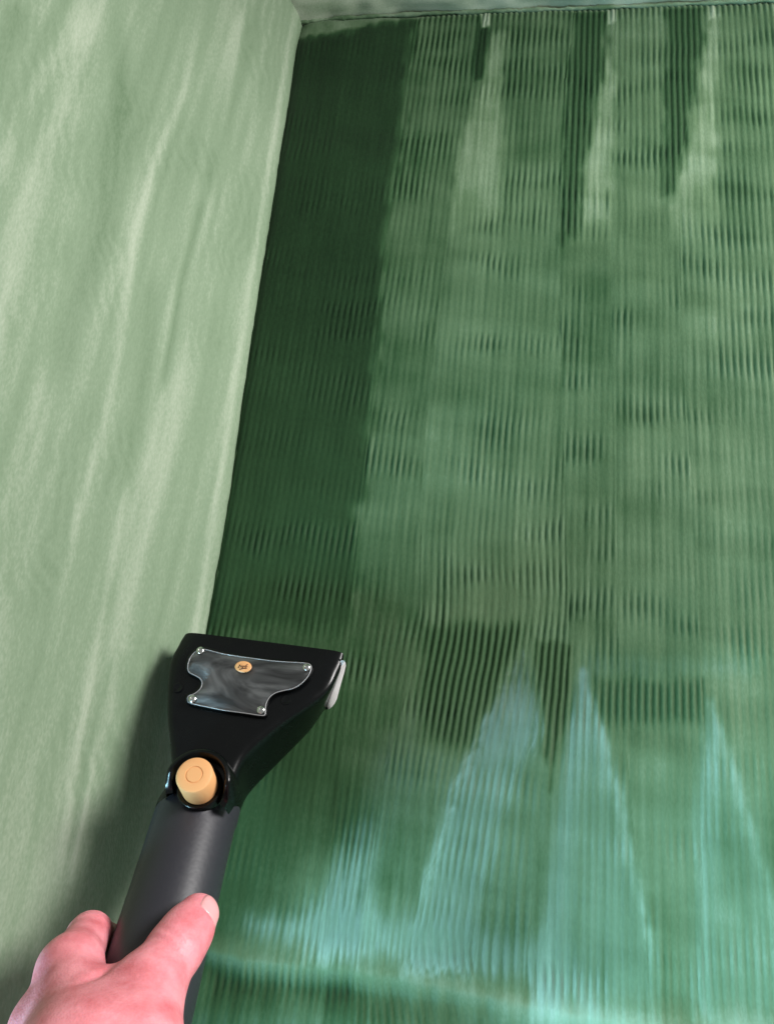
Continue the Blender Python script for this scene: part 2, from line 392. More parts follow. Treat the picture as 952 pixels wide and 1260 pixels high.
# lean of the pile
stk = fbm((Xg + 0.10 * Yg * T1) / 0.0022, Yg / 0.075, 73, 2)
stk2 = sstep(0.35, 0.75, stk)
lean = -0.12 + 0.20 * (bands - 0.5) + 0.22 * LOW * (1 - D3) * (0.5 + 1.0 * blot)
teal = (0.44 * T1 + 0.42 * T1top + 0.14 * T1in + 0.30 * T2 + 0.55 * T2top + 0.42 * T2l + 0.40 * T3l + 0.24 * T3
        + 0.12 * T0 + 0.40 * T0b + 0.46 * TB + 0.30 * TH + 0.30 * EDG)
teal = np.clip(teal, 0, 1.1)
lean += teal * (0.62 + 0.40 * stk2 + 0.40 * (rib - 0.5)) 
lean -= 0.15 * OLV + 0.4 * DRK + 0.45 * np.clip(D1 + D2, 0, 1) + 0.3 * TOOL_SHADE + 0.15 * wetA
lean += (streak - 0.5) * 0.4 * LOW
side = (streak - 0.5) * 0.20 + 0.12 * np.clip(P1 + P2 + P3, 0, 1) - 0.22 * np.clip(teal, 0, 1)
dry_lit += (0.18 * teal * (0.5 + 0.7 * stk2) + 0.10 * EDG + 0.08 * np.maximum(T1top, T2top)) * (1 - wetA)  # sheen of the brushed strokes and their bright edges painted paler

# height: cushion swell + ribs + rolled edges
Zg = 0.00105 * amp * rib - 0.0005 * amp
Zg = Zg + (fbm(Xg / 0.09, Yg / 0.09, 81) - 0.5) * 0.004
rollw = np.clip(1 - (Xg - (y_edge(Yg) - 0.012)) / 0.026, 0, 1); Zg -= 0.022 * rollw ** 2.2
Zg -= 0.0045 * np.clip(1 - (x_back(Xg) + 0.006 - Yg) / 0.014, 0, 1) ** 2
Zg += 0.004 * OLV - 0.003 * DRK
front = np.clip((-0.46 - Yg) / 0.16, 0, 1); Zg -= 0.10 * front ** 2.2
Zg -= over * 2.5

idx = np.arange(NX * NY).reshape(NY, NX)
Q = np.stack([idx[:-1, :-1], idx[:-1, 1:], idx[1:, 1:], idx[1:, :-1]], -1).reshape(-1, 4)
me = big_mesh('seat_cushion', np.stack([Xg, Yg, Zg], -1).reshape(-1, 3), Q)
attr(me, 'dry_lit', np.clip(dry_lit, 0, 1)); attr(me, 'lean', np.clip(lean, -0.7, 0.95)); attr(me, 'side', side)
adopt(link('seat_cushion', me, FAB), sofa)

# ---- armrest: padded inner face leaning outwards from the seat
prof = [(0.002, -0.060), (0.000, -0.030), (0.003, -0.014), (0.0050, -0.005), (0.0048, 0.001), (0.0022, 0.0062), (-0.009, 0.022), (-0.029, 0.052), (-0.052, 0.086),
        (-0.072, 0.115), (-0.090, 0.150), (-0.108, 0.180), (-0.130, 0.203), (-0.160, 0.215), (-0.195, 0.212), (-0.222, 0.190), (-0.235, 0.150), (-0.238, 0.05), (-0.238, -0.20)]
pr = np.array(prof); cum = np.r_[0, np.cumsum(np.hypot(*np.diff(pr, axis=0).T))]
NT, NA = 340, 420
tt = np.linspace(0, cum[-1] * 0.98, NT)
# smooth profile
tq = np.linspace(0, cum[-1], 2000)
px_, pz_ = np.interp(tq, cum, pr[:, 0]), np.interp(tq, cum, pr[:, 1])
ker = np.hanning(61); ker /= ker.sum()
pad = lambda a: np.convolve(np.pad(a, 30, mode='edge'), ker, 'valid')
# keep the lip crisp, smooth the rest
wl = sstep(0.075, 0.12, tq)
pxs, pzs = px_ * (1 - wl) + pad(px_) * wl, pz_ * (1 - wl) + pad(pz_) * wl
ker = np.hanning(21); ker /= ker.sum()
pad2 = lambda a: np.convolve(np.pad(a, 10, mode='edge'), ker, 'valid')
pxs, pzs = pad2(pxs), pad2(pzs)
ya = np.linspace(-0.70, float(BP[:, 1].max()) + 0.16, NA)
Ta, Ya = np.meshgrid(tt, ya)
ed = y_edge(np.clip(Ya, -0.62, BP[:, 1].max() + 0.01))
Xa = ed + np.interp(Ta, tq, pxs); Za = np.interp(Ta, tq, pzs)
# surface normal in the profile plane
nx_ = np.gradient(np.interp(tt, tq, pzs), tt); nz_ = -np.gradient(np.interp(tt, tq, pxs), tt)
nl = np.hypot(nx_, nz_); nx_, nz_ = nx_ / nl, nz_ / nl
P3d = np.stack([Xa, Ya, Za], -1)
rel = (P3d - CAM) @ ROT
pxa, pya = CX + F * rel[..., 0] / -rel[..., 2], CY - F * rel[..., 1] / -rel[..., 2]
valid = (Ta > 0.058) & (Ta < 0.30)
def arm_uv(pts):
    out = []
    for a, b in pts:
        d = (pxa - a) ** 2 + (pya - b) ** 2 + np.where(valid, 0, 1e9)
        i = np.unravel_index(np.argmin(d), d.shape); out.append((Ta[i], Ya[i]))
    return out
def arm_stroke(pts, w0, w1):
    d, t = line_d(arm_uv(pts), Ta, Ya)
    w = w0 + (w1 - w0) * t
    fade = sstep(0, 0.12, t) * sstep(1.0, 0.85, t)
    return np.exp(-(d / w) ** 2) * (0.25 + 0.75 * fade)
sl = Ya + 0.0 * Ta
ts = Ta + 0.07 * Ya                                     # brush strokes run slightly askew to the seam
a_str = fbm(ts / 0.020, sl / 0.55, 101, 3)
a_fin = fbm(ts / 0.004, sl / 0.07, 107, 2)
a_blot = fbm(ts / 0.06, Ya / 0.22, 111, 3)
a_lit_tone = 0.775 + 0.17 * (a_str - 0.5) + 0.10 * (a_fin - 0.5) + 0.14 * (a_blot - 0.5)  # paler base: light on this face and pile direction put into the tone
light = [([(250, 0), (228, 110), (190, 200), (165, 300), (150, 420), (128, 520), (95, 640), (62, 800)], 0.004, 0.004, 0.15),
         ([(300, 0), (285, 90), (270, 200), (240, 330)], 0.004, 0.003, 0.09),
         ([(130, 0), (60, 80), (20, 140), (0, 240)], 0.008, 0.006, 0.10),
         ([(160, 560), (128, 760), (90, 960), (70, 1120)], 0.0025, 0.003, 0.10),
         ([(120, 900), (104, 1000), (85, 1100)], 0.002, 0.002, 0.14),
         ([(80, 330), (60, 420), (40, 520)], 0.006, 0.005, 0.07),
         ([(215, 330), (200, 470), (180, 600)], 0.003, 0.004, 0.06)]
dark = [([(150, 0), (150, 150), (125, 280), (90, 380), (60, 500)], 0.008, 0.010, 0.12),
        ([(318, 0), (290, 110), (270, 190), (250, 250)], 0.006, 0.005, 0.09),
        ([(252, 240), (240, 290), (225, 350), (206, 450), (200, 480)], 0.0032, 0.0026, 0.15),
        ([(190, 330), (175, 480), (150, 620)], 0.006, 0.006, 0.08),
        ([(30, 0), (10, 70), (-10, 150)], 0.010, 0.010, 0.10),
        ([(140, 700), (120, 860), (90, 1000)], 0.005, 0.006, 0.07)]
a_h = np.zeros_like(Ta)
for p_, a_, b_, k in light:  # fold light and shade go mostly into the tone, little into height
    s = arm_stroke(p_, a_, b_); a_lit_tone += 0.72 * k * s; a_h += 0.00022 * k / 0.1 * s
for p_, a_, b_, k in dark:
    s = arm_stroke(p_, a_, b_); a_lit_tone -= k * s; a_h -= 0.00022 * k / 0.1 * s
# a pale rim along the rolled edge
a_lit_tone += 0.10 * np.exp(-((Ta - 0.070) / 0.0035) ** 2)
a_lit_tone -= 0.45 * sstep(0.062, 0.050, Ta)  # underside of the lip darkened, its shade put into the tone
# faint scrubbing ribs
rb = 0.5 - 0.5 * np.cos(2 * np.pi * (ts / 0.0032 + (fbm(Ta / 0.03, Ya / 0.03, 121) - 0.5) * 3))
ra = sstep(0.50, 0.72, fbm(Ta / 0.035, Ya / 0.06, 117, 2))
a_h += 0.00014 * rb * ra + (fbm(Ta / 0.07, Ya / 0.2, 131) - 0.5) * 0.0012 * sstep(0.08, 0.13, Ta)
a_lit_tone -= 0.05 * (1 - rb) * ra
# a few stray tufts and puckers along the stitched edge
puck = (vnoise(Ta / 0.01, Ya / 0.007, 141) - 0.5) * 0.0007 + (vnoise(Ta / 0.02, Ya / 0.06, 142) - 0.5) * 0.002
a_h += puck * np.exp(-((Ta - 0.062) / 0.014) ** 2)
Xa = Xa + a_h * nx_[None, :]; Za = Za + a_h * nz_[None, :]
idx = np.arange(NT * NA).reshape(NA, NT)
Q = np.stack([idx[:-1, :-1], idx[1:, :-1], idx[1:, 1:], idx[:-1, 1:]], -1).reshape(-1, 4)
me = big_mesh('armrest', np.stack([Xa, Ya, Za], -1).reshape(-1, 3), Q)
attr(me, 'dry_lit', np.clip(a_lit_tone, 0, 0.96)); attr(me, 'lean', (a_str - 0.5) * 0.04); attr(me, 'side', 0.10 * (a_fin - 0.5) + 0.05)
arm_o = adopt(link('armrest', me, FAB), sofa)

# stitched welt in the gap between armrest and seat
def tube(pts, rad, n=8):
    pts = [np.array(p, float) for p in pts]; V, Fc = [], []
    for i, p in enumerate(pts):
        d = unit(pts[min(i + 1, len(pts) - 1)] - pts[max(i - 1, 0)])
        a = unit(np.cross(d, [0.31, 0.2, 0.93])); b = np.cross(d, a)
        r = rad[i] if hasattr(rad, '__len__') else rad
        for k in range(n):
            t = 2 * math.pi * k / n; V.append(p + r * (math.cos(t) * a + math.sin(t) * b))
    for i in range(len(pts) - 1):
        for k in range(n):
            Fc.append((i * n + k, i * n + (k + 1) % n, (i + 1) * n + (k + 1) % n, (i + 1) * n + k))
    Fc.append(tuple(range(n))[::-1]); Fc.append(tuple((len(pts) - 1) * n + k for k in range(n)))
    return V, Fc
wy = np.linspace(-0.55, float(x_back(-0.06)) - 0.004, 170)
wp = [(float(y_edge(y)) + 0.0072 + 0.0007 * math.sin(y * 160) + random.uniform(-.0003, .0003), y, -0.0050 + random.uniform(-.0004, .0004)) for y in wy]
V, Fc = tube(wp, [0.0029 + random.uniform(-.0003, .0003) for _ in wp], 8)
me = mesh('welt', V, Fc)
n = len(me.vertices)
wn = vnoise(np.arange(n) / 60.0, np.zeros(n), 7)
attr(me, 'dry_lit', 0.24 + 0.20 * wn); attr(me, 'lean', np.zeros(n)); attr(me, 'side', np.zeros(n))
adopt(link('welt', me, FAB), sofa)
# loose threads on the welt
V, Fc = [], []
for k in range(26):
    y = random.uniform(0.16, 0.30); x = float(y_edge(y)) + 0.006
    p = np.array([x, y, -0.004]); d = np.array([random.uniform(.3, 1.0), random.uniform(-1.0, 1.0), random.uniform(.2, 1.0)]); d = unit(d)
    pts = [p + d * s * 0.0022 + np.array([0, 0.0008 * s * s * random.uniform(-1, 1) * .3, -0.0002 * s * s]) for s in range(4)]
    v, f_ = tube(pts, [0.00024, 0.00022, 0.00018, 0.0001], 4)
    o = len(V); V += v; Fc += [tuple(i + o for i in q) for q in f_]
me = mesh('loose_thread', V, Fc); n = len(V)
attr(me, 'dry_lit', np.full(n, 0.5)); attr(me, 'lean', np.zeros(n)); attr(me, 'side', np.zeros(n))
o = link('loose_thread', me, FAB); adopt(o, sofa); o['kind'] = 'stuff'

# ---- backrest
nb, mb = 300, 90
bp = np.array([(0.004, -0.08), (0.004, -0.03), (-0.001, -0.010), (-0.002, 0.000), (0.001, 0.009), (0.007, 0.018), (0.018, 0.040), (0.03, 0.09), (0.045, 0.18), (0.06, 0.30), (0.075, 0.36), (0.11, 0.395), (0.16, 0.40), (0.2, 0.37), (0.21, 0.2), (0.21, -0.2)])
cb = np.r_[0, np.cumsum(np.hypot(*np.diff(bp, axis=0).T))]
tb = np.r_[np.linspace(0, 0.16, 60), np.linspace(0.17, cb[-1], mb - 60)]
Xb, Tb = np.meshgrid(np.linspace(-0.36, 0.50, nb), tb)
Yb = x_back(Xb) + 0.003 + np.interp(Tb, cb, bp[:, 0]); Zb = np.interp(Tb, cb, bp[:, 1])
hb = (fbm(Xb / 0.05, Tb / 0.02, 151) - 0.5) * 0.006 + (vnoise(Xb / 0.012, Tb / 0.01, 152) - 0.5) * 0.002
Yb = Yb - hb * (np.abs(Tb - 0.2) < 0.14)
idx = np.arange(nb * mb).reshape(mb, nb)
Q = np.stack([idx[:-1, :-1], idx[:-1, 1:], idx[1:, 1:], idx[1:, :-1]], -1).reshape(-1, 4)
me = big_mesh('backrest', np.stack([Xb, Yb, Zb], -1).reshape(-1, 3), Q)
attr(me, 'dry_lit', 0.86 + 0.3 * (fbm(Xb / 0.03, Tb / 0.008, 161) - 0.5)); attr(me, 'lean', np.full(Xb.size, -0.25)); attr(me, 'side', np.zeros(Xb.size))
adopt(link('backrest', me, FAB), sofa)
# stitched seam where seat and backrest meet
sx = np.linspace(-0.115, 0.46, 280)
sp = [(x, float(x_back(x)) - 0.0008 + random.uniform(-.0003, .0003), 0.0006 + random.uniform(-.0003, .0003)) for x in sx]
V, Fc = tube(sp, [0.0015 + 0.0006 * math.sin(i_ * .37) * math.sin(i_ * .11) + random.uniform(-.0002, .0002) for i_ in range(len(sp))], 7)
me = mesh('back_seam', V, Fc); n = len(V)
attr(me, 'dry_lit', 0.62 + 0.3 * (vnoise(np.arange(n) / 40.0, np.zeros(n), 9) - 0.5)); attr(me, 'lean', np.zeros(n)); attr(me, 'side', np.zeros(n))
adopt(link('back_seam', me, FAB), sofa)
# plinth under the cushion
def box(x0, x1, y0_, y1_, z0, z1):
    v = [(x, y, z) for z in (z0, z1) for y in (y0_, y1_) for x in (x0, x1)]
    return v, [(0, 2, 3, 1), (4, 5, 7, 6), (0, 1, 5, 4), (2, 6, 7, 3), (0, 4, 6, 2), (1, 3, 7, 5)]
V, Fc = box(-0.2, 0.46, -0.6, 0.5, -0.30, -0.112)
me = mesh('sofa_base', V, Fc, smooth=False)
for a_, v_ in (('dry_lit', .35), ('lean', 0.), ('side', 0.)): attr(me, a_, np.full(8, v_))
adopt(link('sofa_base', me, FAB), sofa)

# ================================================================== CLEANING TOOL
tool = empty('cleaning_tool', at(320, 830, 0), 'black upholstery cleaning hand tool with clear window, orange button and grey grip', 'cleaning tool')
def loft(stations, nsub=8, n=72, cap0=True, cap1=True):
    """stations: (TL, TR, BR, BL, exponent); Catmull-Rom between them"""
    A = np.array([[*s[0], *s[1], *s[2], *s[3], s[4]] for s in stations])
    rows = []
    m = len(A)
    for i in range(m - 1):
        p0, p1, p2, p3 = A[max(i - 1, 0)], A[i], A[i + 1], A[min(i + 2, m - 1)]
        for k in range(nsub):
            t = k / nsub
            rows.append(0.5 * (2 * p1 + (p2 - p0) * t + (2 * p0 - 5 * p1 + 4 * p2 - p3) * t * t + (3 * p1 - p0 - 3 * p2 + p3) * t ** 3))
    rows.append(A[-1])
    V, Fc = [], []
    for r in rows:
        TL, TR, BR, BL, p = r[:3], r[3:6], r[6:9], r[9:12], max(r[12], 2.0)
        for k in range(n):
            th = 2 * math.pi * (k + 0.5) / n
            c, s = math.cos(th), math.sin(th)
            u = math.copysign(abs(c) ** (2 / p), c) * .5 + .5; v = math.copysign(abs(s) ** (2 / p), s) * .5 + .5
            V.append((BL * (1 - u) + BR * u) * (1 - v) + (TL * (1 - u) + TR * u) * v)
    for i in range(len(rows) - 1):
        for k in range(n):
            Fc.append((i * n + k, i * n + (k + 1) % n, (i + 1) * n + (k + 1) % n, (i + 1) * n + k))
    if cap0: Fc.append(tuple(range(n)))
    if cap1: Fc.append(tuple((len(rows) - 1) * n + k for k in range(n)))
    return V, Fc

HR = 0.0225
HA = at(239, 1012, 0.052); HB = at(187, 1200, 0.098)
hdir = unit(HB - HA)
hside = unit(np.cross(hdir, [0, 0, 1.0])); hside = hside if hside[0] > 0 else -hside
hup = np.cross(hside, hdir); hup = hup if hup[2] > 0 else -hup
def hquad(c, r, p=2.0):
    return (c - hside * r + hup * r, c + hside * r + hup * r, c + hside * r - hup * r, c - hside * r - hup * r, p)
TLf, TRf = at(227, 777, .034), at(425, 802, .034)
BRf = at(406, 872, .004); BLf = BRf + (TLf - TRf) * 0.99
st = []
st.append((TLf, TRf, BRf, BLf, 15))
def sta(tl, tr, br, zl, p, inset=0.002):
    TL, TR, BR = at(*tl), at(*tr), at(*br)
    BL = TL + np.array([inset, 0, 0]); BL[2] = zl
    return (TL, TR, BR, BL, p)
st.append(sta((217, 792, .038), (420, 822, .039), (396, 882, .006), .006, 10))
st.append(sta((206, 818, .043), (402, 851, .045), (378, 906, .009), .008, 12))
st.append(sta((203, 872, .052), (346, 889, .053), (342, 944, .016), .014, 12))
st.append(sta((206, 925, .060), (304, 925, .060), (312, 977, .026), .022, 8))
st.append(sta((204, 958, .066), (288, 960, .066), (301, 1000, .034), .030, 4.6))
q = hquad(HA - hdir * 0.004, HR * 0.99, 2.3); st.append(q)
st.append(hquad(HA + hdir * 0.004, HR * 0.965, 2.0))
V, Fc = loft(st, 8, 88)
def part(name, V, Fc, mat, parent, sharp=None, smooth=True):
    me = mesh(name, V, Fc, smooth, sharp)
    o = link(name, me, mat); 
    o.parent = parent
    if parent is tool: o.matrix_parent_inverse = Matrix.Translation(-Vector(tool.location))
    return o
head = part('head', V, Fc, BLACK, tool, 40)
# suction lip across the mouth: its pale end shows at the right
fn = unit(np.cross(TRf - TLf, BRf - TRf)); fn = fn if fn[1] > 0 else -fn
ex = unit(TRf - TLf)
lipV = []
prof_l = [(0.14, 0.0), (0.20, .35), (0.36, .85), (0.55, 1.0), (0.75, .8), (0.90, .35), (0.96, .0)]
a0, a1 = TLf + ex * 0.004, TRf - ex * 0.010
b0, b1 = BLf + ex * 0.004, BRf - ex * 0.008
nlp = len(prof_l)
for (A_, B_) in ((a0, b0), (a1, b1)):
    for t, h in prof_l: lipV.append(A_ * (1 - t) + B_ * t + fn * (0.0034 * h + 0.0002))
    for t, h in prof_l[::-1]: lipV.append(A_ * (1 - t) + B_ * t - fn * 0.0012)
n2 = 2 * nlp
lipF = [tuple(range(n2)), tuple(range(n2, 2 * n2))] + [(i, (i + 1) % n2, n2 + (i + 1) % n2, n2 + i) for i in range(n2)]
part('suction_lip', lipV, lipF, LIP, tool, 40)
# its end plate, a pale leaf-shaped cheek closing the slot at the right
leaf = [(422.3, 812.5), (424.6, 815), (425.2, 819), (423.5, 827), (419, 843), (414.5, 860), (411.5, 866), (408, 870), (404.8, 872.5), (403.6, 868), (402, 857), (404.5, 849), (409.5, 836), (414.5, 824)]
def leafpt(a, b, grow=0.0):
    t = (b - 812) / 61.0; mid = 423.5 - 17 * t
    return at(mid + (a - mid) * (1 + grow), 842 + (b - 842) * (1 + grow * .12), 0.036 - 0.030 * t - 0.00045 * (a - mid))
nl_ = len(leaf)
V = [leafpt(a, b, -.25) + ex * 0.0006 + np.array([0, 0, .0004]) for a, b in leaf] + [leafpt(a, b) for a, b in leaf] + [leafpt(a, b) - ex * 0.012 - np.array([0, 0, .004]) for a, b in leaf]
Fc = [tuple(range(nl_)), tuple(range(2 * nl_, 3 * nl_))] + [(k * nl_ + i, k * nl_ + (i + 1) % nl_, (k + 1) * nl_ + (i + 1) % nl_, (k + 1) * nl_ + i) for k in (0, 1) for i in range(nl_)]
part('lip_end_plate', V, Fc, LIP, tool, 50)
V = [leafpt(a, b, .30) - ex * 0.0012 for a, b in leaf] + [leafpt(a, b, .30) - ex * 0.013 - np.array([0, 0, .004]) for a, b in leaf]
Fc = [tuple(range(nl_)), tuple(range(nl_, 2 * nl_))] + [(i, (i + 1) % nl_, nl_ + (i + 1) % nl_, nl_ + i) for i in range(nl_)]
part('lip_gasket', V, Fc, BLACK, tool, 50)

# top plane of the head
T0_, T1_, T2_ = at(207, 818, .0435), at(400, 851, .0455), at(255, 925, .0602)
tn = unit(np.cross(T1_ - T0_, T2_ - T0_)); tn = tn if tn[2] > 0 else -tn
def top(px, py, h=0.0): return at_plane(px, py, T0_ + tn * h, tn)
def c3(x, y): return (200 + x / 3.967, 770 + y / 3.967)
outl = [c3(*p) for p in [(170, 118), (200, 112), (300, 136), (430, 156), (560, 172), (690, 180), (722, 190), (727, 212), (708, 252), (672, 288), (635, 308), (590, 318), (550, 330),
        (522, 352), (506, 385), (503, 425), (488, 440), (400, 428), (300, 414), (220, 398), (140, 380), (122, 365), (126, 342), (155, 330), (182, 308), (192, 280), (182, 258), (155, 242), (130, 228), (122, 205), (128, 170), (145, 140)]]
def smooth_closed(P, k=4):
    P = np.array(P); n = len(P); out = []
    for i in range(n):
        p0, p1, p2, p3 = P[i - 1], P[i], P[(i + 1) % n], P[(i + 2) % n]
        for j in range(k):
            t = j / k
            out.append(0.5 * (2 * p1 + (p2 - p0) * t + (2 * p0 - 5 * p1 + 4 * p2 - p3) * t * t + (3 * p1 - p0 - 3 * p2 + p3) * t ** 3))
    return out
O2 = smooth_closed(outl, 4); cen = np.mean(O2, 0)
def plate(levels, px_center=None):
    """levels: list of (inset in photo scale, height) rings, closed top and bottom"""
    V, Fc = [], []; n = len(O2)
    P = np.array(O2)
    tang = np.roll(P, -1, 0) - np.roll(P, 1, 0); nrm = np.stack([-tang[:, 1], tang[:, 0]], 1); nrm /= np.linalg.norm(nrm, axis=1)[:, None]
    if ((P + nrm - cen) ** 2).sum() > ((P - nrm - cen) ** 2).sum(): nrm = -nrm
    for ins, h in levels:
        for p_, q_ in zip(P, nrm):
            r = p_ + q_ * ins; V.append(top(r[0], r[1], h))
    for i in range(len(levels) - 1):
        for k in range(n): Fc.append((i * n + k, i * n + (k + 1) % n, (i + 1) * n + (k + 1) % n, (i + 1) * n + k))
    Fc.append(tuple(range(n))); Fc.append(tuple((len(levels) - 1) * n + k for k in range(n)))
    return V, Fc
V, Fc = plate([(1.2, -0.003), (1.2, 0.0006), (1.6, 0.0009)])
film = part('water_film', V, Fc, FOAM, tool, 30)
V, Fc = plate([(0.0, -0.002), (0.0, 0.0024), (0.8, 0.0030), (1.6, 0.0031)])
win = part('viewing_window', V, Fc, GLASS, tool, 30)
# moulded rim round the window
n = len(O2); P = np.array(O2)
V, Fc = [], []
for (ins, h) in ((-2.4, -0.002), (-2.4, 0.0008), (-1.7, 0.0013), (-0.7, 0.0013), (-0.3, 0.0008), (-0.3, -0.002)):
    tang = np.roll(P, -1, 0) - np.roll(P, 1, 0); nrm = np.stack([-tang[:, 1], tang[:, 0]], 1); nrm /= np.linalg.norm(nrm, axis=1)[:, None]
    if ((P + nrm - cen) ** 2).sum() > ((P - nrm - cen) ** 2).sum(): nrm = -nrm
    V += [top(*(p_ + q_ * ins), h) for p_, q_ in zip(P, nrm)]
for i in range(5):
    for k in range(n): Fc.append((i * n + k, i * n + (k + 1) % n, (i + 1) * n + (k + 1) % n, (i + 1) * n + k))
part('window_rim', V, Fc, BLACK, tool, 50)

BEVEL = simple('polished_acrylic_edge', (0.30, 0.30, 0.31), 0.15, noise=0.05)
P_ = np.array(O2); tang = np.roll(P_, -1, 0) - np.roll(P_, 1, 0); nrm = np.stack([-tang[:, 1], tang[:, 0]], 1); nrm /= np.linalg.norm(nrm, axis=1)[:, None]
if ((P_ + nrm - cen) ** 2).sum() > ((P_ - nrm - cen) ** 2).sum(): nrm = -nrm
lp = [top(*(p_ + q_ * 0.5), 0.0029) for p_, q_ in zip(P_, nrm)]; lp.append(lp[0])
V, Fc = tube(lp, 0.00034, 6)
bev = link('window_bevel', mesh('window_bevel', V, Fc), BEVEL); bev.parent = win

def lathe(profile, c, axis, n=24, ref=(1, 0, 0)):
    axis = unit(np.array(axis)); a = unit(np.array(ref) - axis * np.dot(ref, axis)); b = np.cross(axis, a)
    V, Fc = [], []
    for r, h in profile:
        for k in range(n):
            t = 2 * math.pi * k / n; V.append(c + axis * h + r * (math.cos(t) * a + math.sin(t) * b))
    for i in range(len(profile) - 1):
        for k in range(n): Fc.append((i * n + k, i * n + (k + 1) % n, (i + 1) * n + (k + 1) % n, (i + 1) * n + k))
    Fc.append(tuple(range(n))); Fc.append(tuple((len(profile) - 1) * n + k for k in range(n)))
    return V, Fc
win_inv = None
def sub(name, V, Fc, mat, parent, sharp=None):
    me = mesh(name, V, Fc, True, sharp); o = link(name, me, mat); o.parent = parent
    return o
for sx_, sy_ in (c3(186, 122), c3(704, 204), c3(481, 412), c3(148, 357)):
    c = top(sx_, sy_, 0.0028)
    V, Fc = lathe([(0.0024, -0.001), (0.0025, 0.0004), (0.0022, 0.0010), (0.0015, 0.0014), (0.0009, 0.0015), (0.0008, 0.0009), (0.0001, 0.0009)], c, tn, 20)
    sub('screw', V, Fc, STEEL, win, 50)
# oval badge with a small brushed emblem
bc = c3(394, 200)
def oval(rx, ry, h, n=28):
    return [top(bc[0] + rx * math.cos(2 * math.pi * k / n) , bc[1] + ry * math.sin(2 * math.pi * k / n) + 0.13 * rx * math.cos(2 * math.pi * k / n) * 0, h) for k in range(n)]
V = oval(10.4, 7.0, 0.0028) + oval(10.4, 7.0, 0.0037) + oval(9.6, 6.3, 0.0040)
Fc = [tuple(range(28)), tuple(range(56, 84))] + [(i * 28 + k, i * 28 + (k + 1) % 28, (i + 1) * 28 + (k + 1) % 28, (i + 1) * 28 + k) for i in range(2) for k in range(28)]
sub('badge', V, Fc, ORANGE, win, 40)
V, Fc = [], []
for strokes in ([(-6, 1.5), (-4, -2.5), (-2.5, 0.5), (-1, -1.5)], [(-1.5, 2.5), (0.5, -1.0), (2.5, -0.5), (5.5, -3.0)], [(-4.5, 3.2), (0, 2.2), (4.5, 2.0)], [(2.6, 0.8), (5.2, -0.4)]):
    pts = [top(bc[0] + a, bc[1] + b, 0.00405) for a, b in strokes]
    v, f_ = tube(pts, 0.00030, 6); o_ = len(V); V += v; Fc += [tuple(i + o_ for i in q_) for q_ in f_]
sub('emblem', V, Fc, INK, win)
# shallow moulded bosses beside the window
for a, b in ((219, 846), (352, 861)):
    V, Fc = lathe([(0.0032, -0.001), (0.0031, 0.0001), (0.0027, 0.00025), (0.0023, 0.0002), (0.0020, 0.00005), (0.0002, 0.00005)], top(a, b, 0.0), tn, 24)
    part('moulded_boss', V, Fc, BLACK, tool, 60)

# trigger button and its horseshoe collar
bt, bs = at(239, 953, .0870), at(246, 968, .0700)
bax = unit(bt - bs); bl = float(np.linalg.norm(bt - bs))
R = 0.0097
V, Fc = lathe([(R * .99, -0.012), (R, 0.0), (R, bl - 0.0016), (R - 0.0006, bl - 0.0005), (R - 0.0018, bl), (R * .48, bl), (R * .46, bl - .0004), (R * .42, bl - .0004), (R * .40, bl), (0.0004, bl + 0.0001)], bs, bax, 40)
btn = part('trigger_button', V, Fc, ORANGE, tool, 38)
ca = unit(np.array([1, 0, 0]) - bax * bax[0]); cb_ = np.cross(bax, ca); cb_ = cb_ if cb_[1] > 0 else -cb_
V, Fc = [], []
sec = [(-0.0002, -0.012), (-0.0002, 0.0052), (0.0006, 0.0066), (0.0022, 0.0066), (0.0034, 0.0048), (0.0052, -0.012)]
angs = np.radians(np.linspace(-30, 200, 56))
for i, t in enumerate(angs):
    w = min(1.0, min(i, len(angs) - 1 - i) / 9.0); w = w * w * (3 - 2 * w)
    for r, h in sec:
        hh = h if h < 0 else h * w - 0.004 * (1 - w)
        V.append(bs + bax * 0.0035 + (R * 1.52 + r) * (math.cos(t) * ca + math.sin(t) * cb_) + bax * hh)
k6 = len(sec)
for i in range(len(angs) - 1):
    for k in range(k6 - 1): Fc.append((i * k6 + k, i * k6 + k + 1, (i + 1) * k6 + k + 1, (i + 1) * k6 + k))
part('button_collar', V, Fc, BLACK, tool, 60)
# dark well under the button
V, Fc = lathe([(R * 1.28, -0.014), (R * 1.28, 0.0006), (R * 1.2, 0.0012), (R * 1.02, 0.0002)], bs, bax, 36)
part('button_well', V, Fc, BLACK, tool, 60)

# grip
hs = []
for s, r in ((-0.010, .93), (-0.006, 1.00), (-0.002, 1.02), (0.02, 1.02), (0.05, 1.03), (0.10, 1.06), (0.135, 1.06), (0.150, 1.03), (0.156, 0.9)):
    hs.append(hquad(HA + hdir * s, HR * r, 2.0))
V, Fc = loft(hs, 6, 64)
grip = part('grip', V, Fc, RUBBER, tool, 60)
# neck ring: grey rubber over the right neck, painting its lit gloss
V, Fc = [], []
for i in range(49):
    u = i / 48; t = -math.pi * 0.16 + math.pi * 0.80 * u
    dip = 0.0040 * max(0.0, math.sin(t)) ** 1.5; low = sstep(0.72, 1.0, u)
    for (r_, s_) in ((0.93, -0.026), (1.02, -0.018), (1.055, -0.008), (1.050, 0.0005), (1.0, 0.0030)):
        V.append(HA + hdir * (s_ - 0.003 + dip) + HR * (r_ - 0.07 * low) * (math.cos(t) * hside + math.sin(t) * hup))
for i in range(48):
    for k in range(4): Fc.append((i * 5 + k, i * 5 + k + 1, (i + 1) * 5 + k + 1, (i + 1) * 5 + k))
part('neck_ring_gloss', V, Fc, RUBBER, tool, 70)
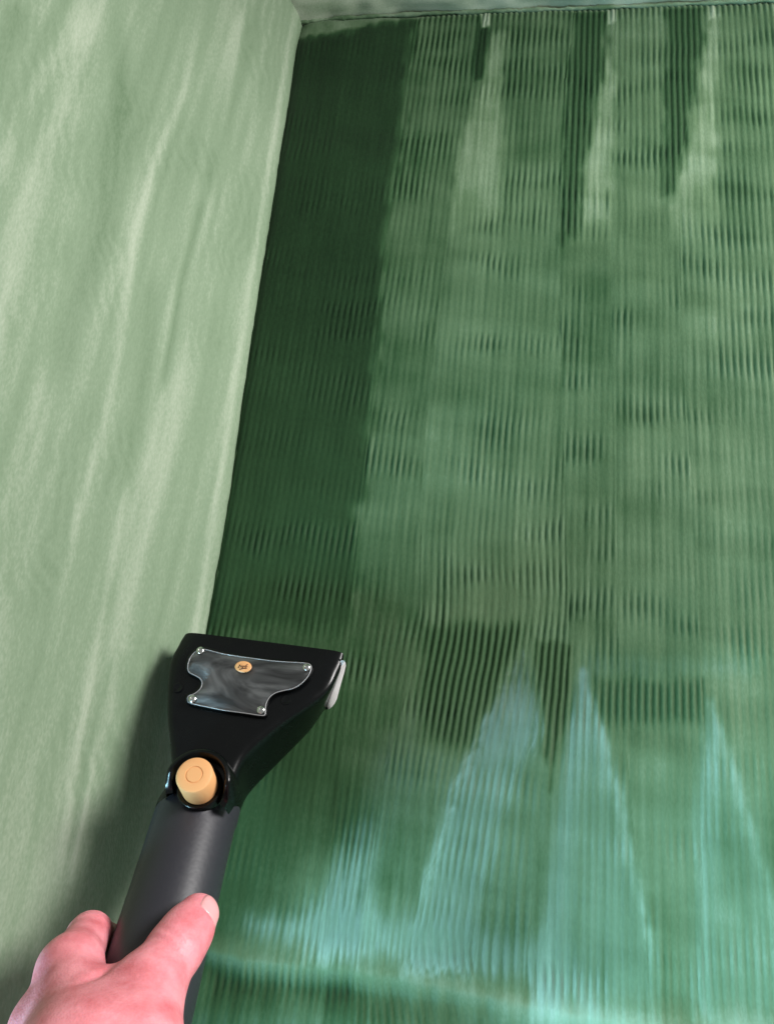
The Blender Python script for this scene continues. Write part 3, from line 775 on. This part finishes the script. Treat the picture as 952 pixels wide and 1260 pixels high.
# hose cuff and hose leaving the grip towards the front of the sofa
V, Fc = loft([hquad(HA + hdir * s, HR * r, 2.0) for s, r in ((0.152, .80), (0.156, .84), (0.19, .82), (0.195, .7))], 4, 40)
part('hose_cuff', V, Fc, BLACK, tool, 50)
hp = [HA + hdir * (0.19 + 0.012 * i) + np.array([0.0, 0.0, -0.0010 * i * i]) for i in range(22)]
V, Fc = tube(hp, [0.0145 + (0.0012 if i % 2 else 0) for i in range(22)], 20)
part('hose', V, Fc, RUBBER, tool)

# ================================================================== HAND
def on_grip(px, py, d):
    """point on the ray nearest the viewer at distance d from the grip's axis"""
    r = unit(ray(px, py)); w = CAM - HA
    a = r - hdir * r.dot(hdir); b = w - hdir * w.dot(hdir)
    A_, B_, C_ = a.dot(a), 2 * a.dot(b), b.dot(b) - d * d
    disc = B_ * B_ - 4 * A_ * C_
    t = (-B_ - math.sqrt(max(disc, 0))) / (2 * A_)
    return CAM + r * t
def around(s, ang, d):
    t = math.radians(ang)
    return HA + hdir * s + d * (math.cos(t) * hside + math.sin(t) * hup)
GR = HR * 1.045
th_tip = on_grip(243, 1127, GR + 0.0078)
th_ip = on_grip(217, 1166, GR + 0.0098)
th_mcp = on_grip(176, 1226, GR + 0.0145)
i_mcp = on_grip(86, 1192, GR + 0.0165)
i_pip = around(float((on_grip(124, 1130, GR + 0.0115) - HA).dot(hdir)), 166, GR + 0.0115)
sI = float((i_pip - HA).dot(hdir)); sM = float((i_mcp - HA).dot(hdir))
angM = math.degrees(math.atan2((i_mcp - HA).dot(hup), (i_mcp - HA).dot(hside)))
angP = math.degrees(math.atan2((i_pip - HA).dot(hup), (i_pip - HA).dot(hside)))
print('HAND', sI, sM, angM, angP, th_tip, i_mcp)
wrist = on_grip(96, 1330, GR + 0.026)
fdir = unit(hdir * 0.9 + np.array([0.0, -0.25, 0.12]))
elbow = wrist + fdir * 0.13
segs = []      # (group, a, b, ra, rb)
def fing(g, mcp, pip, s_pip, scale, a0):
    dip = around(s_pip - 0.004, a0 + 58, GR + 0.0095 * scale); tip = around(s_pip - 0.004, a0 + 90, GR + 0.0085 * scale)
    mid = around(s_pip - 0.003, a0 + 28, GR + 0.0115 * scale)
    segs.append((g, mcp, pip, 0.0128 * scale, 0.0104 * scale)); segs.append((g, pip, mid, 0.0104 * scale, 0.0096 * scale))
    segs.append((g, mid, dip, 0.0096 * scale, 0.0090 * scale)); segs.append((g, dip, tip, 0.0090 * scale, 0.0078 * scale))
    return tip
fing(1, i_mcp, i_pip, sI, 1.0, angP)
mcps = [i_mcp]
for g, (ds, sc_, da, dd) in ((2, (0.0225, 1.03, 6, .001)), (3, (0.044, 0.98, 12, 0.0)), (4, (0.064, 0.84, 20, -0.002))):
    m_ = around(sM + ds, angM + da * 0.6, float(np.linalg.norm((i_mcp - HA) - hdir * (i_mcp - HA).dot(hdir))) + dd)
    p_ = around(sI + ds, angP + da, GR + 0.0122 * sc_)
    mcps.append(m_); fing(g, m_, p_, sI + ds, sc_, angP + da)
segs.append((5, th_mcp, th_ip, 0.0148, 0.0126)); segs.append((5, th_ip, th_ip * .5 + th_tip * .5, 0.0126, 0.0118))
segs.append((5, th_ip * .5 + th_tip * .5, th_tip, 0.0118, 0.0100))
cmc = wrist * 0.72 + th_mcp * 0.28 + hside * 0.016
palm = []
for m_, r0, r1 in zip(mcps, (0.017, 0.018, 0.017, 0.015), (0.0138, 0.0138, 0.013, 0.0118)):
    palm.append((wrist + (m_ - mcps[1]) * 0.35, m_, r0, r1))
palm.append((cmc, th_mcp, 0.019, 0.0158))
web = [(th_mcp * .8 + cmc * .2, i_mcp * .62 + wrist * .38, 0.0100, 0.0115)]
arm_s = [(wrist, wrist + fdir * 0.06, 0.0265, 0.028), (wrist + fdir * 0.06, elbow, 0.028, 0.034)]

allp = np.array([s[1] for s in segs] + [s[2] for s in segs] + [wrist, elbow, cmc])
lo, hi = allp.min(0) - 0.045, allp.max(0) + 0.045
STEP = 0.00125
gx = [np.arange(lo[i], hi[i], STEP) for i in range(3)]
shape = tuple(len(g) for g in gx)
G = np.stack(np.meshgrid(*gx, indexing='ij'), -1).astype(np.float32)
def cone(a, b, ra, rb):
    a = a.astype(np.float32); b = b.astype(np.float32); e = b - a; L2 = float(e.dot(e))
    w = G - a; t = np.clip((w @ e) / L2, 0, 1)
    return np.linalg.norm(w - t[..., None] * e, axis=-1) - (ra + (rb - ra) * t)
def smin(a, b, k):
    h = np.clip(0.5 + 0.5 * (b - a) / k, 0, 1); return b * (1 - h) + a * h - k * h * (1 - h)
body = None
for a, b, ra, rb in palm: 
    c = cone(a, b, ra, rb); body = c if body is None else smin(body, c, 0.011)
for a, b, ra, rb in web: body = smin(body, cone(a, b, ra, rb), 0.010)
for a, b, ra, rb in arm_s: body = smin(body, cone(a, b, ra, rb), 0.016)
fingers = {}
for g, a, b, ra, rb in segs:
    c = cone(a, b, ra, rb); fingers[g] = c if g not in fingers else smin(fingers[g], c, 0.0035)
allf = None
for g in (1, 2, 3, 4):
    allf = fingers[g] if allf is None else smin(allf, fingers[g], 0.0012)
sd = smin(body, allf, 0.0065); sd = smin(sd, fingers[5], 0.0075)
# creases: thumb joint, index joint; wrinkles
def crease(c, n_, d_, width, depth, rad):
    global sd
    w = G - c.astype(np.float32); s = w @ n_.astype(np.float32); r = np.linalg.norm(w, axis=-1)
    f_ = (w @ d_.astype(np.float32))
    sd = sd + depth * np.exp(-(s / width) ** 2) * np.clip(1 - (r / rad) ** 2, 0, 1)
tdir = unit(th_tip - th_mcp)
vup = unit(CAM - th_ip)
for off, dep, tw in ((-0.0050, .0008, .30), (-0.0008, .0016, .12), (0.0034, .0013, .22), (0.0074, .0006, .0)):
    crease(th_ip + tdir * off + vup * 0.0115 - hside * 0.003, unit(tdir + tw * hside), hup, 0.00115, dep, 0.0125)
idir = unit(i_pip - i_mcp)
crease(i_pip - idir * 0.004, idir, hup, 0.0010, 0.0009, 0.016); crease(i_pip + idir * 0.001, idir, hup, 0.0010, 0.0009, 0.016)
# fold running from the web down the back of the hand
fp = th_mcp * .55 + i_mcp * .45 + hdir * 0.010 + hup * 0.008
crease(fp, unit(hside + 0.5 * hdir), hup, 0.0028, 0.0022, 0.020)
# the grip presses into the palm and fingers
w = G - HA.astype(np.float32); s = w @ hdir.astype(np.float32)
gd = np.linalg.norm(w - s[..., None] * hdir.astype(np.float32), axis=-1) - (GR + 0.0009)
sd = np.maximum(sd, -gd)

def surface_nets(D):
    ins = D < 0
    sh = tuple(s - 1 for s in D.shape)
    cnt = np.zeros(sh, np.int32); acc = np.zeros(sh + (3,), np.float64)
    offs = [(i, j, k) for i in (0, 1) for j in (0, 1) for k in (0, 1)]
    sl_ = lambda o: tuple(slice(o[i], o[i] + sh[i]) for i in range(3))
    for a in offs:
        for ax in range(3):
            if a[ax] == 1: continue
            b = list(a); b[ax] = 1; b = tuple(b)
            da, db = D[sl_(a)], D[sl_(b)]
            m = (da < 0) != (db < 0)
            t = np.where(m, da / np.where(m, da - db, 1), 0)
            for q_ in range(3): acc[..., q_] += np.where(m, a[q_] + (t if q_ == ax else 0), 0)
            cnt += m
    act = cnt > 0
    vid = np.full(sh, -1, np.int64); vid[act] = np.arange(act.sum())
    cell = np.argwhere(act)
    V = cell + acc[act] / cnt[act][:, None]
    quads = []
    for ax in range(3):
        u, v = [(1, 2), (2, 0), (0, 1)][ax]
        s0 = [slice(1, -1)] * 3; s1 = [slice(1, -1)] * 3
        s0[ax] = slice(0, -1); s1[ax] = slice(1, None)
        m = ins[tuple(s0)] != ins[tuple(s1)]
        e = np.argwhere(m); fl = ins[tuple(s0)][m]
        base = e.copy()
        for q_ in range(3):
            if q_ != ax: base[:, q_] += 1
        def cid(du, dv):
            c = base.copy(); c[:, u] -= du; c[:, v] -= dv
            return vid[c[:, 0], c[:, 1], c[:, 2]]
        Q_ = np.stack([cid(1, 1), cid(0, 1), cid(0, 0), cid(1, 0)], 1)
        Q_[~fl] = Q_[~fl][:, ::-1]
        quads.append(Q_)
    Q_ = np.concatenate(quads); Q_ = Q_[(Q_ >= 0).all(1)]
    return V, Q_
Vh, Qh = surface_nets(sd)
Vh = Vh * STEP + lo
# light relaxation
for _ in range(1):
    acc = np.zeros_like(Vh); cn = np.zeros(len(Vh))
    for k in range(4):
        np.add.at(acc, Qh[:, k], Vh[Qh[:, (k + 1) % 4]] + Vh[Qh[:, (k - 1) % 4]]); np.add.at(cn, Qh[:, k], 2)
    Vh = Vh * 0.5 + 0.5 * acc / cn[:, None]
person = empty('person', wrist, 'bare left hand gripping the grey handle with the thumb laid along it', 'person')
me = big_mesh('hand', Vh - wrist, Qh)
hand = link('hand', me, SKIN, person)
# thumb nail: a thin curved plate bedded on the back of the tip
def sample(p):
    q = (p - lo) / STEP; i = np.floor(q).astype(int); f_ = q - i; v = 0.0
    for a in (0, 1):
        for b in (0, 1):
            for c in (0, 1):
                v += sd[i[0] + a, i[1] + b, i[2] + c] * (f_[0] if a else 1 - f_[0]) * (f_[1] if b else 1 - f_[1]) * (f_[2] if c else 1 - f_[2])
    return v
td = unit(th_tip - th_ip); rad_ = th_tip - (HA + hdir * (th_tip - HA).dot(hdir))
up_ = unit(unit(rad_) + 0.55 * hside); up_ = unit(up_ - td * up_.dot(td)); sd_ = np.cross(td, up_)
def skin_hit(o, d):
    t = 0.03
    for _ in range(60):
        v = sample(o + d * t)
        if v < 1e-5: break
        t -= max(v * 0.7, 1e-5)
    return t
nu, nv = 13, 11
grid = []
for i in range(nu):
    for j in range(nv):
        a = (j / (nv - 1) - .5) * 2; l = i / (nu - 1)
        wid = 0.0066 * (1 - 0.22 * max(0, (l - .6) / .4) ** 2) * (1 - 0.35 * max(0, (.35 - l) / .35) ** 2)
        al = -0.0035 + 0.0120 * l - 0.0018 * a * a * (l - .35) * 1.6
        d_ = unit(up_ + sd_ * a * 0.55 + td * 0.45 * l); o0 = th_tip + td * (al * 0.75 - 0.001) + sd_ * wid * a * 0.45
        grid.append((o0, d_, skin_hit(o0, d_), a, l))
V, Fc = [], []
for h in (0.00030, -0.0006):
    for o0, d_, t, a, l in grid:
        e_ = max(0, abs(a) - .7) / .3; e_ = max(e_, max(0, .25 - l) / .25)
        V.append(o0 + d_ * (t + h - (0.00035 * e_ * e_ if h > 0 else 0)) - wrist)
o_ = nu * nv
for L_ in (0, 1):
    for i in range(nu - 1):
        for j in range(nv - 1): Fc.append(tuple(L_ * o_ + q_ for q_ in (i * nv + j, i * nv + j + 1, (i + 1) * nv + j + 1, (i + 1) * nv + j)))
rim = [i * nv for i in range(nu)] + [(nu - 1) * nv + j for j in range(1, nv)] + [i * nv + nv - 1 for i in range(nu - 2, -1, -1)] + [j for j in range(nv - 2, 0, -1)]
for a, b in zip(rim, rim[1:] + rim[:1]): Fc.append((a, b, b + o_, a + o_))
link('thumbnail', mesh('thumbnail', V, Fc), NAIL, person)
